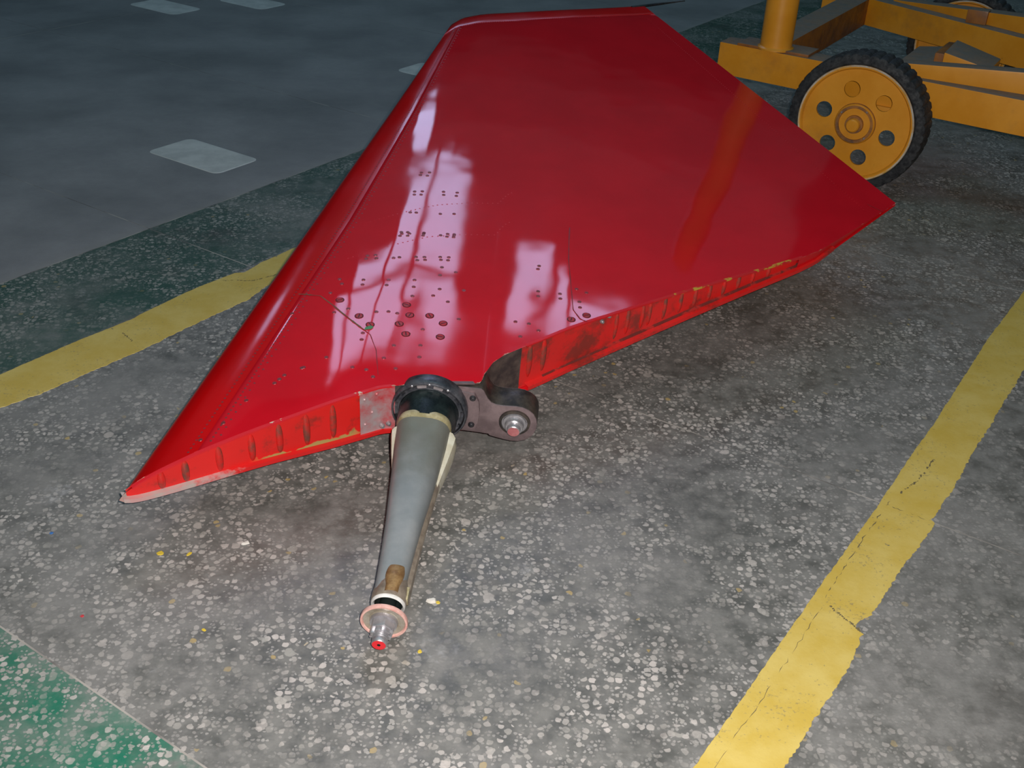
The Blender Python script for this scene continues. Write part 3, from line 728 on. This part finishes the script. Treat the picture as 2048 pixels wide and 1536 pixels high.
lathe('bushing', [(-.001, .0245), (.003, .0240), (.0035, .0200), (.0015, .0195), (.0015, .0)], ['arm_top', 'steel'], arm, FB, 40, fm=[0, 0, 1, 1])
lathe('washer', [(.001, .0188), (.005, .0182), (.0055, .0165), (.0055, 0)], 'steel', arm, FB, 36)
lathe('bolt', [(.005, .0148), (.013, .0142), (.0145, .0125), (.0145, .0108), (.0215, .0102), (.0225, .009), (.0225, 0)], ['steel', 'red_dull'], arm, FB, 36, 'bolt with dull red end', fm=[0, 0, 0, 0, 0, 1])
# flange between collar and arm
V = []
PF = [(.045, .032), (.066, .030), (.0732, .0155), (.0755, -.005), (.0740, -.027), (.0695, -.044), (.045, -.046)]
bmf = bmesh.new(); a_ = [bmf.verts.new(sp(-.0150, l, z)) for l, z in PF]; b2 = [bmf.verts.new(sp(-.022, l, z)) for l, z in PF]
bmf.faces.new(a_); bmf.faces.new(b2[::-1])
for i in range(len(PF)): bmf.faces.new((a_[i], b2[i], b2[(i + 1) % len(PF)], a_[(i + 1) % len(PF)]))
fla = finish('arm_flange', bmf, 'arm_face', arm, .002, None, None, None, False)
for l, z in ((.0640, .0230), (.0640, -.0310)): stud('bolt', sp(-.0145, l, z), AXS, .0048, .0045, 'dark_metal', TP, 'dark recessed bolt')

# ------------------------------------------------------------------ orange trolley
TC = Vector((.831, 2.786, 0)); TH = math.radians(-30)
D = Vector((math.cos(TH), math.sin(TH), 0)); NN = Vector((-.5, -.866025, 0))
TR = empty('equipment_trolley', TC, 'orange wheeled equipment trolley with a round post parked behind the tailplane', 'trolley')
# frame: x along the front beam, y away from the camera, z up
TF = Matrix((D, -NN, Vector((0, 0, 1)))).transposed().to_4x4(); TF.translation = TC
def tb(name, lo, hi, mats=('orange', 'dusty'), top=1, bev=.003, parent=None, lab=None):
    return bevel_box(name, lo, hi, list(mats), parent or TR, bev, TF, lab, top)
def tp(name, plan, z0, z1, mats=('orange', 'dusty'), top=1, bev=.003, lab=None, parent=None):
    return prism(name, plan, z0, z1, list(mats), parent or TR, bev, TF, lab, top)
fb = tp('front_beam', [(-.437, .142), (.60, .075), (1.5, .018), (1.5, .10), (.60, .155), (-.437, .222)], .200, .285)
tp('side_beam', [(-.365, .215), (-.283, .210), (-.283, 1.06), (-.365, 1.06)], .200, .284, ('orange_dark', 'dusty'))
tp('rear_beam', [(-.285, 1.055), (.27, .79), (1.4, .25), (1.43, .31), (.30, .853), (-.285, 1.125)], .200, .285)
tp('front_rail', [(.03, .128), (.40, .150), (1.4, .21), (1.4, .26), (.40, .20), (.03, .178)], .2845, [.312, .341, .42, .42, .341, .312])
rr_ = tp('rear_rail', [(-.21, 1.075), (.27, .846), (1.4, .31), (1.43, .365), (.30, .905), (-.20, 1.135)], .2845, [.289, .336, .45, .45, .336, .289])
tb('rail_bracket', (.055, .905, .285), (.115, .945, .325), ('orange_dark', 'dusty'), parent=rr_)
tb('corner_block', (-.44, 1.06, .205), (-.27, 1.14, .300))
tp('gusset_plate', [(.02, .20), (.02, .48), (.08, .53), (.16, .38), (.22, .20)], .279, .2860)
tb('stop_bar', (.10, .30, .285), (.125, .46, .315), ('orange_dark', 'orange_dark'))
hb = tp('hinge_bracket', [(.13, .26), (.25, .26), (.25, .40), (.13, .40)], .285, [.328, .305, .305, .335])
# round post on its weld plate
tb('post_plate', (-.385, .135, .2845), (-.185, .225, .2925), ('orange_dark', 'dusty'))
PFr = axis_frame(TF @ Vector((-.287, .165, .288)), (0, 0, 1), (1, 0, 0))
post = lathe('post', [(0, .049), (.004, .049), (.008, .0425), (.95, .0425), (.95, 0)], 'orange', TR, PFr, 40)
for a, z in ((3.0, .03), (3.5, .075), (4.4, .02), (4.6, .075), (3.9, .14)):
    stud('paint_chip', PFr @ Vector((z, .0424 * math.cos(a), .0424 * math.sin(a))), PFr.to_3x3() @ Vector((0, math.cos(a), math.sin(a))), .0028, .0003, 'crack', post)

# wheels, one built and one copied
def wheel_at(center, first=None):
    """wheel part: rim disc with holes; tyre, rim ring, hub and nut are its sub-parts. Local axis X points out of the outer face"""
    f = Matrix((NN, D * -1, Vector((0, 0, 1)))).transposed().to_4x4()
    if first:
        c = first.copy(); COL.objects.link(c); c.parent = TR; c.location = center - TC
        for ch in first.children:
            d = ch.copy(); COL.objects.link(d); d.parent = c
        return c
    bm = bmesh.new()
    def ring(r, n, cy=0, cz=0):
        v = [bm.verts.new((-.010, cy + r * math.cos(2 * PI * i / n), cz + r * math.sin(2 * PI * i / n))) for i in range(n)]
        return [bm.edges.new((v[i], v[(i + 1) % n])) for i in range(n)]
    ed = ring(.136, 72)
    for k in range(6):
        t = math.radians(180 - (46 - 60 * k)); ed += ring(.0205, 20, .087 * math.cos(t), .087 * math.sin(t))
    bmesh.ops.triangle_fill(bm, use_beauty=True, edges=ed)
    r = bmesh.ops.extrude_face_region(bm, geom=bm.faces[:])
    for v in r['geom']:
        if isinstance(v, bmesh.types.BMVert): v.co.x -= .006
    bmesh.ops.recalc_face_normals(bm, faces=bm.faces[:])
    bm.transform(f); me = bpy.data.meshes.new('wheel'); bm.to_mesh(me); bm.free(); me.materials.append(M['orange'])
    w = bpy.data.objects.new('wheel', me); COL.objects.link(w); w.parent = TR; w.location = center - TC
    w['label'] = 'orange wheel disc with six round holes and black tyre'
    L = dict(local=True)
    lathe('rim', [(-.016, .134), (-.008, .136), (-.003, .1395), (-.003, .1425), (-.001, .1455), (-.003, .147), (-.02, .1455), (-.085, .146)], ['orange', 'rim_white'], w, f, 72, 'orange rim with chipped white edge', fm=[0, 0, 0, 1, 1, 0, 0], **L)
    nt = 46
    def tread(a, k, r):
        s = 1 if math.sin(a * nt) > -.1 else 0
        return r + (.0042 * s if 3 <= k <= 8 else 0)
    lathe('tyre', [(-.006, .1455), (.0, .152), (.0, .162), (-.006, .1685), (-.016, .1705), (-.03, .171), (-.055, .171), (-.07, .1705), (-.079, .1685), (-.085, .162), (-.085, .1455)], 'rubber', w, f, nt * 4, 'black lugged rubber tyre', rad=tread, auto=40, **L)
    lathe('hub', [(-.085, .03), (-.02, .052), (-.010, .052), (-.004, .051), (.000, .0475), (.000, .0405), (-.003, .0395), (-.003, .0)], ['orange', 'hub_grime'], w, f, 44, fm=[0, 0, 1, 0, 1, 1, 0], **L)
    lathe('axle_nut', [(-.003, .0235), (.004, .0225), (.004, .0175), (.016, .0165), (.019, .0135), (.019, 0)], ['hub_grime', 'orange'], w, f, 28, fm=[0, 0, 1, 1, 1], **L)
    for t in (.6, 2.2, 3.9):
        q = f @ Vector((.0, .044 * math.cos(t), .044 * math.sin(t)))
        stud('hub_bolt', q, NN, .0026, .003, 'steel', w).location = (0, 0, 0)
    return w
w1 = wheel_at(TC + Vector((0, 0, .175)))
for ch in w1.children:
    if ch.name.startswith('hub_bolt'): ch.data.transform(Matrix.Translation(wloc(w1)))
w2 = wheel_at(TF @ Vector((.035, 1.06, .175)), w1)
# axles and their brackets
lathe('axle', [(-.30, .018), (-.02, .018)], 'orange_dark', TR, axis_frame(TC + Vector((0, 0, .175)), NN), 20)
tb('axle_bracket', (-.01, .10, .168), (.10, .112, .205), ('orange', 'orange'))
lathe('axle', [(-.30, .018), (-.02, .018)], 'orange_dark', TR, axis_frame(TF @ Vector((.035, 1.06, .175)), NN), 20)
tb('axle_bracket', (-.0, 1.16, .14), (.075, 1.172, .30), ('orange', 'orange'))
prism('rear_strut', [(.20, 1.20), (.9, 1.20), (.9, 1.26), (.20, 1.26)], [.20, .42, .42, .20], [.27, .50, .50, .27], ['orange', 'dusty'], TR, .003, TF, None, 1)

# ------------------------------------------------------------------ loose bits on the floor
M['flake'] = mat('yellow_flake', (.70, .50, .05), .5); M['flake_b'] = mat('blue_flake', (.05, .16, .42), .5); M['flake_r'] = mat('red_flake', (.55, .05, .06), .5)
M['stone'] = mat('white_stone', (.72, .68, .62), .5)
def bit(name, a, b, r, h, mat_, label, cat, group=None, squash=1.0, seed=0):
    rnd = random.Random(seed); n = 7; pts = []
    for i in range(n):
        t = 2 * PI * i / n; q = r * rnd.uniform(.7, 1.15); pts.append((q * math.cos(t), q * math.sin(t) * squash))
    x, y, _ = ab(a, b); rot = Matrix.Rotation(rnd.uniform(0, 3), 2)
    pts = [rot @ Vector(p) for p in pts]
    V = [(x + p.x, y + p.y, 0) for p in pts] + [(x + p.x * .8, y + p.y * .8, h * rnd.uniform(.8, 1.1)) for p in pts]
    o = obj(name, [(v[0] - x, v[1] - y, v[2]) for v in V], [tuple(range(n, 2 * n))] + [(i, (i + 1) % n, n + (i + 1) % n, n + i) for i in range(n)], mat_, None, smooth=False)
    o.location = (x, y, .0001); o['label'] = label; o['category'] = cat
    if group: o['group'] = group
GF = 'yellow paint flakes on the floor'
bit('paint_flake', .746, -1.046, .0062, .0006, 'flake', 'largest squarish yellow paint flake, left of the shaft end', 'paint flake', GF, .8, 1)
bit('paint_flake', .768, -1.014, .0050, .0006, 'flake', 'yellow paint flake just right of the largest flake, left of the shaft', 'paint flake', GF, .6, 2)
bit('paint_flake', .678, -.885, .0040, .0006, 'flake', 'yellow paint flake lower left, midway between green floor and shaft end', 'paint flake', GF, .7, 3)
bit('paint_flake', .897, -.680, .0042, .0006, 'flake', 'yellow paint flake right of the shaft end, beside white stone chip', 'paint flake', GF, .8, 4)
bit('paint_flake', .812, -.643, .0036, .0006, 'flake', 'yellow paint flake right of the red stud tip', 'paint flake', GF, .8, 5)
bit('paint_flake', .684, -1.199, .0034, .0006, 'flake_b', 'tiny blue paint flake at the far left of the floor', 'paint flake', None, .9, 6)
bit('paint_flake', .603, -1.026, .0034, .0006, 'flake_r', 'tiny dull red paint flake above the green floor corner', 'paint flake', None, .9, 7)
bit('stone_chip', .831, -.969, .0068, .003, 'stone', 'loose pale pointed stone chip on floor left of the shaft', 'stone chip', 'loose stone chips', .45, 8)
bit('stone_chip', .893, -.688, .0075, .005, 'stone', 'loose white stone chip on floor right of the shaft end', 'stone chip', 'loose stone chips', .5, 9)
